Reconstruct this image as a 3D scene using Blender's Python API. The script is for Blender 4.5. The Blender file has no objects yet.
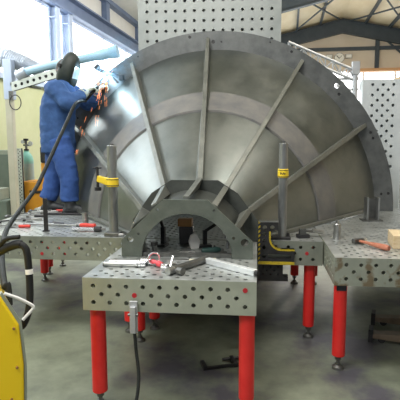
import bpy, bmesh, math, random
from mathutils import Vector, Matrix, noise
random.seed(7)
PI = math.pi
sc = bpy.context.scene
COL = sc.collection
T = 0.85                                   # worktop height

# ------------------------------------------------------------------ materials
def mat(name, base, rough=0.5, metal=0.0, var=None, scale=6.0, bump=0.0, bscale=40.0, rvar=0.0, emit=None, estr=0.0, stretch=(1, 1, 1), spec=0.5, detail=4):
    m = bpy.data.materials.new(name); m.use_nodes = True
    nt = m.node_tree; N = nt.nodes; L = nt.links
    b = N['Principled BSDF']
    b.inputs['Base Color'].default_value = (*base, 1)
    b.inputs['Roughness'].default_value = rough
    b.inputs['Metallic'].default_value = metal
    b.inputs['Specular IOR Level'].default_value = spec
    if var is not None or bump or rvar:
        tc = N.new('ShaderNodeTexCoord'); mp = N.new('ShaderNodeMapping')
        mp.inputs['Scale'].default_value = stretch
        L.new(tc.outputs['Object'], mp.inputs['Vector'])
        nz = N.new('ShaderNodeTexNoise'); nz.inputs['Scale'].default_value = scale; nz.inputs['Detail'].default_value = detail
        nz.inputs['Roughness'].default_value = 0.62
        L.new(mp.outputs[0], nz.inputs['Vector'])
        if var is not None:
            r = N.new('ShaderNodeValToRGB')
            r.color_ramp.elements[0].position = 0.34; r.color_ramp.elements[1].position = 0.66
            r.color_ramp.elements[0].color = (*base, 1); r.color_ramp.elements[1].color = (*var, 1)
            L.new(nz.outputs['Fac'], r.inputs['Fac']); L.new(r.outputs['Color'], b.inputs['Base Color'])
        if rvar:
            mr = N.new('ShaderNodeMapRange')
            mr.inputs['From Min'].default_value = 0.3; mr.inputs['From Max'].default_value = 0.7
            mr.inputs['To Min'].default_value = rough - rvar; mr.inputs['To Max'].default_value = rough + rvar
            L.new(nz.outputs['Fac'], mr.inputs['Value']); L.new(mr.outputs[0], b.inputs['Roughness'])
        if bump:
            n2 = N.new('ShaderNodeTexNoise'); n2.inputs['Scale'].default_value = bscale; n2.inputs['Detail'].default_value = 3
            L.new(mp.outputs[0], n2.inputs['Vector'])
            bp = N.new('ShaderNodeBump'); bp.inputs['Strength'].default_value = bump; bp.inputs['Distance'].default_value = 0.01
            L.new(n2.outputs['Fac'], bp.inputs['Height']); L.new(bp.outputs[0], b.inputs['Normal'])
    if emit:
        b.inputs['Emission Color'].default_value = (*emit, 1); b.inputs['Emission Strength'].default_value = estr
    return m

M = {}
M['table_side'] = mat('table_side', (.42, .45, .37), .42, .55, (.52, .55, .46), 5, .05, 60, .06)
M['table_shaded'] = mat('shaded_table_side', (.25, .27, .235), .45, .55, (.33, .35, .30), 5, .05, 60, .06)  # side steel with the rear tables' weaker light darkened into the colour
M['table_mid'] = mat('mid_table_side', (.34, .365, .31), .43, .55, (.43, .455, .385), 5, .05, 60, .06)  # same steel a step brighter, lesser shade also set in the colour
M['table_top'] = mat('table_top', (.36, .38, .37), .36, .65, (.52, .54, .53), 7, .04, 60, .08)
M['cone'] = mat('cone_sheet', (.145, .165, .16), .37, .88, (.235, .25, .235), 2.6, .10, 4, .07, stretch=(1, .6, 1), detail=7)
M['band'] = mat('band_plate', (.13, .132, .135), .55, .2, (.19, .185, .172), 7, .05, 30, .06)
M['ring'] = mat('ring_plate', (.095, .102, .103), .5, .5, (.145, .153, .153), 8, .06, 40, .06)
M['rib'] = mat('rib_steel', (.15, .16, .148), .45, .6, (.23, .237, .212), 6, .03, 40, .07)
M['flange'] = mat('flange_plate', (.095, .112, .095), .5, .35, (.135, .152, .13), 9, .06, 50, .05)
M['hub'] = mat('hub_plate', (.055, .062, .057), .5, .4, (.085, .092, .084), 8, .04)
M['red'] = mat('red_paint', (.68, .018, .018), .34, 0, (.78, .035, .03), 5)
M['red_plug'] = mat('red_plug', (.45, .02, .03), .45)
M['black'] = mat('black_steel', (.018, .018, .02), .45, .2, (.035, .035, .037), 12)
M['rubber'] = mat('black_rubber', (.008, .009, .010), .55, 0, (.016, .017, .018), 10, spec=.25)
M['hose'] = mat('grey_hose', (.018, .021, .021), .6, 0, (.03, .034, .033), 14, spec=.2)
M['chrome'] = mat('chrome', (.70, .71, .73), .22, .8)
M['bright'] = mat('bright_steel', (.62, .65, .66), .32, .35, (.75, .78, .79), 12)
M['steel'] = mat('tool_steel', (.36, .37, .36), .3, .9, (.5, .5, .49), 20)
M['dark_steel'] = mat('dark_steel', (.12, .125, .12), .4, .8, (.2, .2, .19), 14, rvar=.08)
M['post'] = mat('post_steel', (.23, .24, .24), .35, .8, (.36, .37, .37), 14, stretch=(1, 1, .25), rvar=.06)
M['yellow'] = mat('yellow_paint', (.95, .66, .01), .42, 0, (.97, .70, .015), 4)
M['yellow_mark'] = mat('yellow_mark', (.62, .47, .02), .5, 0, (.4, .3, .02), 30)
M['yellow_collar'] = mat('yellow_collar', (.83, .6, .03), .45)
M['orange'] = mat('orange_paint', (.62, .27, .025), .5, 0, (.7, .33, .03), 5)
M['handle_red'] = mat('red_handle', (.62, .05, .035), .4)
M['handle_pink'] = mat('pink_red_handle', (.68, .08, .10), .4)
M['wood_red'] = mat('worn_red_wood', (.36, .11, .06), .5, 0, (.5, .2, .12), 30, stretch=(1, 6, 1))
M['wood'] = mat('pale_wood', (.55, .42, .24), .7, 0, (.68, .55, .36), 14, .1, 40, stretch=(1, 5, 5))
M['cloth'] = mat('blue_cloth', (.025, .07, .20), .85, 0, (.04, .105, .28), 9, .35, 30)
M['cloth2'] = mat('blue_trouser_cloth', (.022, .065, .23), .85, 0, (.035, .095, .31), 9, .35, 30)
M['skin'] = mat('skin', (.62, .33, .23), .5)
M['hair'] = mat('hair', (.05, .035, .025), .7)
M['hood'] = mat('welding_hood', (.012, .02, .016), .5, 0, (.025, .035, .03), 7, .1, 25)
M['leather'] = mat('glove_leather', (.35, .38, .33), .75, 0, (.45, .47, .40), 14, .2, 40)
M['boot'] = mat('boot_leather', (.03, .034, .04), .55, 0, (.06, .065, .07), 12, .15, 30)
M['glass'] = mat('visor_glass', (.55, .65, .72), .12, .2)
M['wall_green'] = mat('wall_paint', (.53, .56, .33), .8, 0, (.60, .62, .40), 1.4, .05, 20)
M['beam_blue'] = mat('beam_paint', (.13, .18, .29), .5, 0, (.17, .22, .34), 3)
M['rafter'] = mat('rafter_paint', (.028, .043, .058), .5, 0, (.045, .06, .075), 3)
M['col_blue'] = mat('column_paint', (.42, .50, .64), .6, 0, (.48, .56, .70), 3)
M['panel_grey'] = mat('fascia_panel', (.74, .74, .71), .7, 0, (.80, .79, .75), 2.5, .1, 30)
M['roof_tan'] = mat('roof_board', (.70, .58, .39), .8, 0, (.82, .72, .54), 1.1, .1, 8, stretch=(1, .4, 1))
M['back_wall'] = mat('back_cladding', (.62, .53, .42), .8, 0, (.68, .59, .48), 1.2)
M['white_plate'] = mat('pale_perforated_plate', (.62, .68, .70), .4, .25, (.74, .79, .81), 2.5, rvar=.06)
M['grey_plate'] = mat('grey_perforated_plate', (.28, .305, .295), .45, .3, (.36, .385, .375), 2.5, .05, 30, rvar=.06)
M['white_paint'] = mat('white_paint', (.78, .78, .76), .4)
M['lattice'] = mat('galvanised', (.46, .48, .50), .45, .5, (.58, .60, .62), 8)
M['cabinet'] = mat('cabinet_paint', (.25, .29, .24), .6, 0, (.31, .34, .28), 4)
M['cab_dark'] = mat('cabinet_dark', (.12, .16, .13), .6, 0, (.16, .2, .17), 4)
M['teal'] = mat('cylinder_shoulder', (.16, .42, .35), .45, 0, (.22, .5, .42), 8)
M['cyl_grey'] = mat('cylinder_grey', (.27, .36, .36), .45, 0, (.33, .42, .42), 8)
M['duct'] = mat('silver_duct', (.33, .37, .43), .45, .2, (.42, .46, .52), 9)
M['pipe_blue'] = mat('blue_pipe', (.33, .52, .66), .45, 0, (.40, .60, .73), 6)
M['arm_grey'] = mat('arm_paint', (.55, .60, .55), .5, 0, (.62, .66, .6), 6)
M['post_tan'] = mat('post_paint', (.48, .47, .36), .6, 0, (.54, .52, .42), 6)
M['paper'] = mat('paper', (.75, .74, .70), .8)
M['brown'] = mat('brown_block', (.33, .17, .05), .6)
M['greentool'] = mat('green_tool', (.03, .075, .065), .5)
M['fork'] = mat('fork_steel', (.16, .12, .085), .5, .3, (.24, .185, .135), 8)
M['clock_face'] = mat('clock_face', (.8, .78, .72), .5)
M['grey_box'] = mat('grey_box', (.30, .29, .27), .6)
M['rust_orange'] = mat('orange_rail', (.6, .33, .16), .6)
M['window_lit'] = mat('lit_window', (.9, .95, 1), .4, emit=(.93, .97, 1.0), estr=2.2)
M['arc'] = mat('arc_core', (1, 1, 1), .5, emit=(.75, .9, 1), estr=60)
M['spark'] = mat('spark', (1, .4, .1), .5, emit=(1, .28, .1), estr=1.1)
M['sticker'] = mat('sticker', (.02, .02, .03), .5)
M['sticker_white'] = mat('sticker_white', (.7, .7, .7), .5)

def floor_mat():
    m = bpy.data.materials.new('workshop_floor'); m.use_nodes = True
    nt = m.node_tree; N = nt.nodes; L = nt.links; b = N['Principled BSDF']
    tc = N.new('ShaderNodeTexCoord')
    def ns(scale, det, rough=.6):
        n = N.new('ShaderNodeTexNoise'); n.inputs['Scale'].default_value = scale; n.inputs['Detail'].default_value = det
        n.inputs['Roughness'].default_value = rough; L.new(tc.outputs['Object'], n.inputs['Vector']); return n
    a = ns(1.0, 6); c = ns(6, 6, .7)
    r = N.new('ShaderNodeValToRGB')
    e = r.color_ramp.elements
    e[0].position = .41; e[0].color = (.085, .082, .098, 1)
    e[1].position = .50; e[1].color = (.17, .19, .143, 1)
    x = e.new(.60); x.color = (.24, .268, .198, 1)
    L.new(a.outputs['Fac'], r.inputs['Fac'])
    mx = N.new('ShaderNodeMix'); mx.data_type = 'RGBA'; mx.blend_type = 'MULTIPLY'
    mx.inputs[0].default_value = .45
    r2 = N.new('ShaderNodeValToRGB'); r2.color_ramp.elements[0].position = .3; r2.color_ramp.elements[1].position = .65
    r2.color_ramp.elements[0].color = (.45, .45, .45, 1)
    L.new(c.outputs['Fac'], r2.inputs['Fac'])
    L.new(r.outputs['Color'], mx.inputs[6]); L.new(r2.outputs['Color'], mx.inputs[7])
    L.new(mx.outputs[2], b.inputs['Base Color'])
    b.inputs['Roughness'].default_value = .5
    return m
M['floor'] = floor_mat()

def rust_mat():                                            # table side with scattered rust patches of their own shape
    m = M['table_mid'].copy(); m.name = 'rusty_table_side'
    nt = m.node_tree; N = nt.nodes; L = nt.links; b = N['Principled BSDF']
    old = b.inputs['Base Color'].links[0].from_socket
    tc = N.new('ShaderNodeTexCoord'); n = N.new('ShaderNodeTexNoise'); n.inputs['Scale'].default_value = 5.5; n.inputs['Detail'].default_value = 5
    L.new(tc.outputs['Object'], n.inputs['Vector'])
    r = N.new('ShaderNodeValToRGB'); e = r.color_ramp.elements
    e[0].position = .50; e[0].color = (0, 0, 0, 1); e[1].position = .55; e[1].color = (.8, .8, .8, 1)
    L.new(n.outputs['Fac'], r.inputs['Fac'])
    mx = N.new('ShaderNodeMix'); mx.data_type = 'RGBA'
    mx.inputs[7].default_value = (.19, .125, .06, 1)
    L.new(r.outputs['Color'], mx.inputs[0]); L.new(old, mx.inputs[6]); L.new(mx.outputs[2], b.inputs['Base Color'])
    return m
M['table_rust'] = rust_mat()

# ------------------------------------------------------------------ mesh builder
class MB:
    def __init__(s): s.v = []; s.f = []; s.s = []
    def add(s, vs, fs, smooth=False, mx=None):
        o = len(s.v)
        for p in vs:
            p = Vector(p); s.v.append(mx @ p if mx else p)
        for f in fs: s.f.append([o + i for i in f]); s.s.append(smooth)
        return s
    def box(s, lo, hi, mx=None):
        x0, y0, z0 = lo; x1, y1, z1 = hi
        return s.add([(x0, y0, z0), (x1, y0, z0), (x1, y1, z0), (x0, y1, z0), (x0, y0, z1), (x1, y0, z1), (x1, y1, z1), (x0, y1, z1)],
              [(3, 2, 1, 0), (4, 5, 6, 7), (0, 1, 5, 4), (1, 2, 6, 5), (2, 3, 7, 6), (3, 0, 4, 7)], False, mx)
    def rings(s, rs, closed=True, cap=True, smooth=True, mx=None):      # loft of equal point rings
        n = len(rs[0]); vs = [p for r in rs for p in r]; fs = []
        for i in range(len(rs) - 1):
            for j in range(n if closed else n - 1):
                k = (j + 1) % n
                fs.append((i * n + j, i * n + k, (i + 1) * n + k, (i + 1) * n + j))
        s.add(vs, fs, smooth, mx)
        if cap and closed:
            o = len(s.v) - len(vs)
            s.f.append([o + j for j in range(n)][::-1]); s.s.append(False)
            s.f.append([o + (len(rs) - 1) * n + j for j in range(n)]); s.s.append(False)
        return s
    def cyl(s, a, b, r, r2=None, n=16, cap=True, mx=None):
        a = Vector(a); b = Vector(b); d = (b - a).normalized(); r2 = r if r2 is None else r2
        q = d.to_track_quat('Z', 'Y').to_matrix()
        R = lambda c, rr: [c + q @ Vector((rr * math.cos(2 * PI * i / n), rr * math.sin(2 * PI * i / n), 0)) for i in range(n)]
        return s.rings([R(a, r), R(b, r2)], True, cap, True, mx)
    def tube(s, pts, r, n=10, sub=4, mx=None):                            # smooth tube along points; r number or list
        P = [Vector(p) for p in pts]
        if not isinstance(r, (list, tuple)): r = [r] * len(P)
        Q = []; RR = []
        if sub > 1 and len(P) > 2:
            for i in range(len(P) - 1):
                p0 = P[max(i - 1, 0)]; p1 = P[i]; p2 = P[i + 1]; p3 = P[min(i + 2, len(P) - 1)]
                for k in range(sub):
                    t = k / sub
                    Q.append(.5 * ((2 * p1) + (p2 - p0) * t + (2 * p0 - 5 * p1 + 4 * p2 - p3) * t * t + (3 * p1 - p0 - 3 * p2 + p3) * t ** 3))
                    RR.append(r[i] + (r[i + 1] - r[i]) * t)
            Q.append(P[-1]); RR.append(r[-1])
        else: Q = P; RR = list(r)
        up = Vector((0, 0, 1)); rs = []
        d0 = (Q[1] - Q[0]).normalized()
        if abs(d0.z) > .9: up = Vector((1, 0, 0))
        x = d0.cross(up).normalized()
        for i, c in enumerate(Q):
            d = (Q[min(i + 1, len(Q) - 1)] - Q[max(i - 1, 0)]).normalized()
            x = (x - d * x.dot(d)).normalized(); y = d.cross(x)
            rs.append([c + RR[i] * (math.cos(2 * PI * k / n) * x + math.sin(2 * PI * k / n) * y) for k in range(n)])
        return s.rings(rs, True, True, True, mx)
    def lathe(s, prof, c=(0, 0, 0), n=20, mx=None):                      # (r, z) profile
        c = Vector(c)
        rs = [[c + Vector((max(r, 1e-4) * math.cos(2 * PI * i / n), max(r, 1e-4) * math.sin(2 * PI * i / n), z)) for i in range(n)] for r, z in prof]
        return s.rings(rs, True, True, True, mx)
    def prism(s, poly, y0, y1, mx=None):                                  # (x, z) polygon extruded along y
        n = len(poly)
        vs = [(x, y0, z) for x, z in poly] + [(x, y1, z) for x, z in poly]
        fs = [tuple(range(n)), tuple(range(2 * n - 1, n - 1, -1))] + [(i, n + i, n + (i + 1) % n, (i + 1) % n) for i in range(n)]
        return s.add(vs, fs, False, mx)
    def ell(s, c, r, n=20, m=12, mx=None, fn=None):
        rs = []
        for i in range(m + 1):
            t = PI * i / m; t = min(max(t, .02), PI - .02)
            ring = []
            for j in range(n):
                a = 2 * PI * j / n
                p = Vector((math.sin(t) * math.cos(a), math.sin(t) * math.sin(a), -math.cos(t)))
                if fn: p = fn(p)
                ring.append(Vector((p.x * r[0], p.y * r[1], p.z * r[2])) + Vector(c))
            rs.append(ring)
        return s.rings(rs, True, True, True, mx)
    def holed(s, o, u, v, W, H, pitch=.1, r=.014, depth=.02, stagger=True, margin=None, skip=None, n=12, rowh=None):
        # a plate W x H with true round holes; u, v unit directions, o the corner, holes sunk along -(u x v)
        o = Vector(o); u = Vector(u); v = Vector(v); w = -(u.cross(v))
        rh = rowh or (pitch / 2 if stagger else pitch)
        rows = int(H / rh + 1e-6) - (1 if (margin is None and abs(H / rh - round(H / rh)) < 1e-6) else 0)
        m0 = (H - rows * rh) / 2
        P = lambda a, b, d=0: o + u * a + v * b + w * d
        quad = lambda a0, b0, a1, b1: s.add([P(a0, b0), P(a1, b0), P(a1, b1), P(a0, b1)], [(0, 1, 2, 3)])
        quad(0, 0, W, m0); quad(0, H - m0, W, H)
        angs = [2 * PI * (k + .5) / n for k in range(n)]
        for i in range(rows):
            b0 = m0 + i * rh; bc = b0 + rh / 2
            off = pitch / 2 if (stagger and i % 2) else 0
            nc = int((W - off - .02) / pitch + 1e-6)
            a0 = (W - int((W - .02) / pitch) * pitch) / 2 + off
            nc = int((W - a0) / pitch + 1e-6)
            quad(0, b0, a0, b0 + rh); quad(a0 + nc * pitch, b0, W, b0 + rh)
            for j in range(nc):
                x0 = a0 + j * pitch; xc = x0 + pitch / 2
                if skip and skip(i, j):
                    quad(x0, b0, x0 + pitch, b0 + rh); continue
                out = []
                for t in angs:
                    cx, sy = math.cos(t), math.sin(t)
                    k = min((pitch / 2) / max(abs(cx), 1e-9), (rh / 2) / max(abs(sy), 1e-9))
                    out.append((xc + cx * k, bc + sy * k))
                corners = [(x0 + pitch, b0 + rh), (x0, b0 + rh), (x0, b0), (x0 + pitch, b0)]
                vs = [P(*q) for q in out] + [P(xc + r * math.cos(t), bc + r * math.sin(t)) for t in angs] + [P(xc + r * math.cos(t), bc + r * math.sin(t), depth) for t in angs]
                fs = []
                base = len(vs); vs += [P(*q) for q in corners]
                ca = [math.atan2(c[1] - bc, c[0] - xc) % (2 * PI) for c in corners]
                for k in range(n):
                    k2 = (k + 1) % n; t0 = angs[k]; t1 = angs[k2] + (2 * PI if k2 == 0 else 0)
                    ci = [q for q in range(4) if t0 < ca[q] < t1]
                    f = [k] + [base + q for q in ci] + [k2, n + k2, n + k]
                    fs.append(tuple(f))
                    fs.append((n + k, n + k2, 2 * n + k2, 2 * n + k))
                s.add(vs, fs)
        return s
    def build(s, name, m, parent=None, bevel=0, loc=None, rotz=0, recalc=True, angle=.6):
        me = bpy.data.meshes.new(name)
        me.from_pydata([tuple(p) for p in s.v], [], s.f)
        for p, sm in zip(me.polygons, s.s): p.use_smooth = sm
        if recalc:
            bm = bmesh.new(); bm.from_mesh(me); bmesh.ops.remove_doubles(bm, verts=bm.verts, dist=1e-5)
            bmesh.ops.recalc_face_normals(bm, faces=bm.faces); bm.to_mesh(me); bm.free()
        if any(s.s): me.set_sharp_from_angle(angle=angle)
        me.materials.append(m if not isinstance(m, str) else M[m])
        o = bpy.data.objects.new(name, me); COL.objects.link(o)
        if parent: o.parent = parent
        if loc: o.location = loc
        o.rotation_euler.z = rotz
        if bevel:
            b = o.modifiers.new('bevel', 'BEVEL'); b.width = bevel; b.segments = 2; b.limit_method = 'ANGLE'; b.angle_limit = .6
        return o

def tag(o, label=None, cat=None, group=None, kind=None):
    if label: o['label'] = label
    if cat: o['category'] = cat
    if group: o['group'] = group
    if kind: o['kind'] = kind
    return o
def thing(name, label, cat, loc=(0, 0, 0), rotz=0, group=None, rot=None):
    o = bpy.data.objects.new(name, None); COL.objects.link(o); o.location = loc
    o.rotation_euler = rot if rot else (0, 0, rotz); o.empty_display_size = .1
    return tag(o, label, cat, group)
def freeze(o):                                                  # bake modifiers into the mesh
    dg = bpy.context.evaluated_depsgraph_get(); dg.update()
    me = bpy.data.meshes.new_from_object(o.evaluated_get(dg)); o.modifiers.clear(); o.data = me
    return o
def cut(o, cutter):                                             # drill holes
    c = cutter.build('drill', 'black')
    b = o.modifiers.new('drill', 'BOOLEAN'); b.object = c; b.operation = 'DIFFERENCE'; b.solver = 'EXACT'
    if o.parent: c.parent = o.parent
    bpy.context.view_layer.update()
    freeze(o); me = c.data; bpy.data.objects.remove(c); bpy.data.meshes.remove(me)
    return o
def voxel(o, size, smooth=4, crease=0.0, cscale=9, angle=None):
    r = o.modifiers.new('r', 'REMESH'); r.mode = 'VOXEL'; r.voxel_size = size
    if smooth:
        q = o.modifiers.new('s', 'SMOOTH'); q.iterations = smooth; q.factor = .5
    freeze(o)
    me = o.data
    if crease:
        ns = [v.normal.copy() for v in me.vertices]
        for v, nn in zip(me.vertices, ns):
            p = v.co
            k = noise.noise(Vector((p.x * cscale, p.y * cscale, p.z * cscale * 1.7))) + .5 * noise.noise(Vector((p.x * cscale * 2.3, p.y * cscale * 2.3, p.z * cscale * 3.1 + 5)))
            v.co = p + nn * k * crease
    for p in me.polygons: p.use_smooth = True
    return o
def copy_tree(o, parent=None):
    c = o.copy(); COL.objects.link(c)
    if parent: c.parent = parent
    for ch in list(o.children): copy_tree(ch, c)
    return c
def struct(o): o['kind'] = 'structure'; return o

# ------------------------------------------------------------------ setting
HD = -math.radians(3.6)                                         # the hall runs a little askew to the tables
s_ = MB().box((-9, -8, -.1), (13, 28, 0)); struct(s_.build('floor', 'floor'))
WX = -5.5
w = MB().box((WX - .15, -3, 0), (WX, 24.3, 2.87)); struct(w.build('wall_left', 'wall_green', rotz=HD))
w = MB().box((WX - .02, -3, 2.87), (WX + .10, 24, 2.97)); struct(w.build('trim_1', 'col_blue', rotz=HD))
# window ribbon above the wall, split by columns
ys = [-3, 3.0, 7.6, 8.55, 10.2, 12.0, 13.8, 15.8, 17.8, 20, 22, 24]
for i in range(len(ys) - 1):
    wn = MB().box((WX - .10, ys[i] + .03, 2.97), (WX - .07, ys[i + 1] - .03, 4.74)).build('window_%d' % (i + 1), 'window_lit', rotz=HD); struct(wn)
    fr = MB()
    for y in (ys[i], ys[i + 1] - .03): fr.box((WX - .12, y, 2.97), (WX - .02, y + .03, 4.74))
    fr.box((WX - .12, ys[i], 2.97), (WX - .02, ys[i + 1], 3.0))
    fr.build('window_frame', 'white_paint', wn)
def column(y, wd=.30, d=.22):
    m = MB()
    m.box((WX, y - wd / 2, 0), (WX + .02, y + wd / 2, 4.74)); m.box((WX + d - .02, y - wd / 2, 0), (WX + d, y + wd / 2, 4.74))
    m.box((WX, y - .012, 0), (WX + d, y + .012, 4.74))
    for z in (3.35, 4.5): m.box((WX, y - wd / 2, z), (WX + d, y + wd / 2, z + .025))
    struct(m.build('column', 'col_blue', rotz=HD))
for y in (10.55, 11.2): column(y, .20, .2)
w = MB().box((WX - .05, -3, 4.74), (WX + .28, 24, 4.78)).box((WX - .05, -3, 5.10), (WX + .28, 24, 5.14)).box((WX + .08, -3, 4.74), (WX + .12, 24, 5.14))
struct(w.build('beam_crane_rail', 'beam_blue', rotz=HD))
w = MB().box((WX - .1, -3, 5.14), (WX - .04, 24, 5.85)); struct(w.build('wall_left_fascia', 'panel_grey', rotz=HD))
w = MB().box((WX - .05, -3, 5.78), (WX + .16, 24, 5.95)); struct(w.build('beam_eaves', 'beam_blue', rotz=HD))
for i, y in enumerate((7.5, 10.7, 13.9, 17.0, 20.2)):
    struct(MB().box((WX - .04, y - .13, 5.12), (WX + .12, y + .13, 5.8)).build('trim_%d' % (i + 2), 'beam_blue', rotz=HD))
# roof
RX, RZ, SL = 2.45, 7.62, .22
rz = lambda x: RZ - SL * abs(x - RX)
def slope(x0, x1, y0, y1, name, m, dz=0, th=.12):
    b = MB().add([(x0, y0, rz(x0) + dz), (x1, y0, rz(x1) + dz), (x1, y1, rz(x1) + dz), (x0, y1, rz(x0) + dz),
                  (x0, y0, rz(x0) + dz + th), (x1, y0, rz(x1) + dz + th), (x1, y1, rz(x1) + dz + th), (x0, y1, rz(x0) + dz + th)],
                 [(0, 1, 2, 3), (7, 6, 5, 4), (0, 4, 5, 1), (1, 5, 6, 2), (2, 6, 7, 3), (3, 7, 4, 0)])
    return struct(b.build(name, m, rotz=HD))
slope(WX - .2, -2.6, -3, 25, 'ceiling_eaves', 'panel_grey')
slope(-2.6, RX, -3, 25, 'ceiling', 'roof_tan')
slope(RX, 11, -3, 25, 'ceiling_far_slope', 'roof_tan')
for i, x in enumerate((-4.2, -3.0, -1.9, -.8, .3, 1.4, 3.5, 4.6, 5.7, 6.8, 7.9)):
    z = rz(x)
    struct(MB().box((x - .04, -3, z - .16), (x + .04, 24.9, z - .005)).build('beam_purlin', 'rafter', rotz=HD))
def portal(y, h=.62, d=.22):
    b = MB()
    for x0, x1 in ((WX, RX), (RX, 11)):
        for lo, hi, yy in ((-.14, -.10, d / 2), (-.14 - h, -.10 - h, d / 2), (-.14 - h, -.1, .012)):
            b.add([(x0, y - yy, rz(x0) + lo), (x1, y - yy, rz(x1) + lo), (x1, y + yy, rz(x1) + lo), (x0, y + yy, rz(x0) + lo),
                   (x0, y - yy, rz(x0) + hi), (x1, y - yy, rz(x1) + hi), (x1, y + yy, rz(x1) + hi), (x0, y + yy, rz(x0) + hi)],
                  [(0, 1, 2, 3), (7, 6, 5, 4), (0, 4, 5, 1), (1, 5, 6, 2), (2, 6, 7, 3), (3, 7, 4, 0)])
    struct(b.build('beam_portal', 'rafter', rotz=HD))
for y in (24, 17.6, 11.2): portal(y)
for (xa, ya, xb, yb) in ((.2, 18, 2.3, 23.6), (2.3, 18, .2, 23.6), (2.8, 18, 5.4, 23.6), (5.4, 18, 2.8, 23.6)):
    struct(MB().cyl((xa, ya, rz(xa) - .2), (xb, yb, rz(xb) - .2), .035, n=8).build('beam_brace', 'rafter', rotz=HD))
# back wall: cladding above, tall lit door opening below
w = MB()
w.add([(WX, 24.3, 5.13), (11, 24.3, 5.13), (11, 24.3, rz(11) + .1), (RX, 24.3, RZ + .1), (WX, 24.3, rz(WX) + .1),
       (WX, 24.4, 5.13), (11, 24.4, 5.13), (11, 24.4, rz(11) + .1), (RX, 24.4, RZ + .1), (WX, 24.4, rz(WX) + .1)],
      [(0, 1, 2, 3, 4), (9, 8, 7, 6, 5), (0, 5, 6, 1), (1, 6, 7, 2), (2, 7, 8, 3), (3, 8, 9, 4), (4, 9, 5, 0)])
struct(w.build('wall_back', 'back_wall', rotz=HD))
struct(MB().box((WX, 24.15, 6.08), (11, 24.3, 6.24)).build('trim_7', 'rafter', rotz=HD))
struct(MB().box((4.02, 24.1, 5.1), (4.20, 24.3, 7.0)).build('trim_8', 'rafter', rotz=HD))
struct(MB().cyl((4.3, 24.22, 6.7), (5.9, 24.22, 5.3), .05, n=8).build('beam_tie', 'rafter', rotz=HD))
struct(MB().box((2.7, 23.9, 5.04), (11, 24.3, 5.18)).build('trim_9', 'rust_orange', rotz=HD))
wn = struct(MB().box((WX, 24.5, 1.2), (11, 24.55, 5.13)).build('window_20', 'window_lit', rotz=HD))
fr = MB()
for k in range(12): fr.box((WX + k * 1.5, 24.4, 1.2), (WX + k * 1.5 + .08, 24.5, 5.13))
fr.build('window_frame', 'white_paint', wn)
struct(MB().box((WX, 24.35, 0), (11, 24.6, 1.2)).build('wall_back_dado', 'back_wall', rotz=HD))
struct(MB().box((10.0, -3, 0), (10.15, 24.3, 6.0)).build('wall_right', 'back_wall', rotz=HD))
# clock and boxes high on the back wall
ck = thing('wall_clock', 'pale wall clock high on the beige back wall', 'clock', (2.36, 24.28, 5.75)); ck.matrix_world = Matrix.Rotation(HD, 4, 'Z') @ Matrix.Translation((2.36, 24.28, 5.75))
MB().prism([(.26 * math.cos(PI / 8 + k * PI / 4), .26 * math.sin(PI / 8 + k * PI / 4)) for k in range(8)], -.05, 0).build('case', 'grey_box', ck)
MB().prism([(.22 * math.cos(k * PI / 12), .22 * math.sin(k * PI / 12)) for k in range(24)], -.065, -.05).build('face', 'clock_face', ck)
MB().prism([(-.02, -.03), (.02, -.03), (-.12, .12), (-.15, .10)], -.075, -.066).build('hand', 'black', ck)
MB().prism([(-.015, 0), (.0, -.015), (.12, .09), (.11, .11)], -.085, -.076).build('hand', 'black', ck)
for x, lab in ((1.88, 'small grey box on the wall on the window side of the clock'), (2.80, 'small grey box on the wall between the clock and the steel post')):
    b = MB().box((-.16, -.12, -.10), (.16, 0, .10)).build('junction_box', 'grey_box', bevel=.015)
    b.matrix_world = Matrix.Rotation(HD, 4, 'Z') @ Matrix.Translation((x, 24.3, 5.82)); tag(b, lab, 'box')
    MB().box((-.13, -.135, -.075), (.13, -.12, .075)).build('cover', 'panel_grey', b)

# ------------------------------------------------------------------ welding tables
def leg(parent, x, y, top, rad=.047, foot=.10, sticker=False):
    l = MB().cyl((x, y, foot), (x, y, top), rad, n=24).build('leg', 'red', parent, bevel=.006)
    f = MB().lathe([(.012, foot), (.012, .045), (.022, .043), (.022, .03), (.042, .018), (.045, 0)], (x, y, 0), 18)
    f.cyl((x, y, foot - .03), (x, y, foot - .012), .024, n=6)
    tag(f.build('foot', 'dark_steel', l), 'grey screw foot')
    if sticker:
        MB().box((x - .033, y - rad - .003, .60), (x + .033, y - rad + .02, .66)).build('sticker', 'sticker', l)
    return l
def table(name, label, x0, y0, x1, y1, legs, plugs=(), front='table_side', skipf=None, closed=True):
    t = thing(name, label, 'table', (x0, y0, 0))
    W = x1 - x0; D = y1 - y0; z0 = T - .2
    MB().holed((0, 0, T), (1, 0, 0), (0, 1, 0), W, D, depth=.025).build('tabletop', 'table_top', t, recalc=False)
    MB().holed((0, 0, z0), (1, 0, 0), (0, 0, 1), W, .2, depth=.02, skip=skipf).build('front_face', front, t, recalc=False)
    MB().holed((0, D, z0), (0, -1, 0), (0, 0, 1), D, .2, depth=.02).build('side_face', 'table_side', t, recalc=False)
    MB().holed((W, 0, z0), (0, 1, 0), (0, 0, 1), D, .2, depth=.02).build('side_face', 'table_side', t, recalc=False)
    MB().holed((W, D, z0), (-1, 0, 0), (0, 0, 1), W, .2, depth=.02).build('back_face', 'table_side', t, recalc=False)
    rb = MB()
    for k in range(1, 3): rb.box((W * k / 3 - .006, .03, z0 + .03), (W * k / 3 + .006, D - .03, T - .03))
    rb.build('rib', 'table_side', t)
    if closed: MB().box((.012, .025, z0 + .004), (W - .012, D - .025, z0 + .012)).build('underside', 'table_side', t)
    for (x, y, *st) in legs: leg(t, x - x0, y - y0, z0 - .0005, sticker=bool(st))
    for (px, pz) in plugs:
        MB().cyl((px - x0, -.004, pz), (px - x0, .012, pz), .0145, n=16).build('plug', 'red_plug', t)
    return t
FX0, FX1, FY0, FY1 = -1.03, .0, 2.62, 3.765
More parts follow.
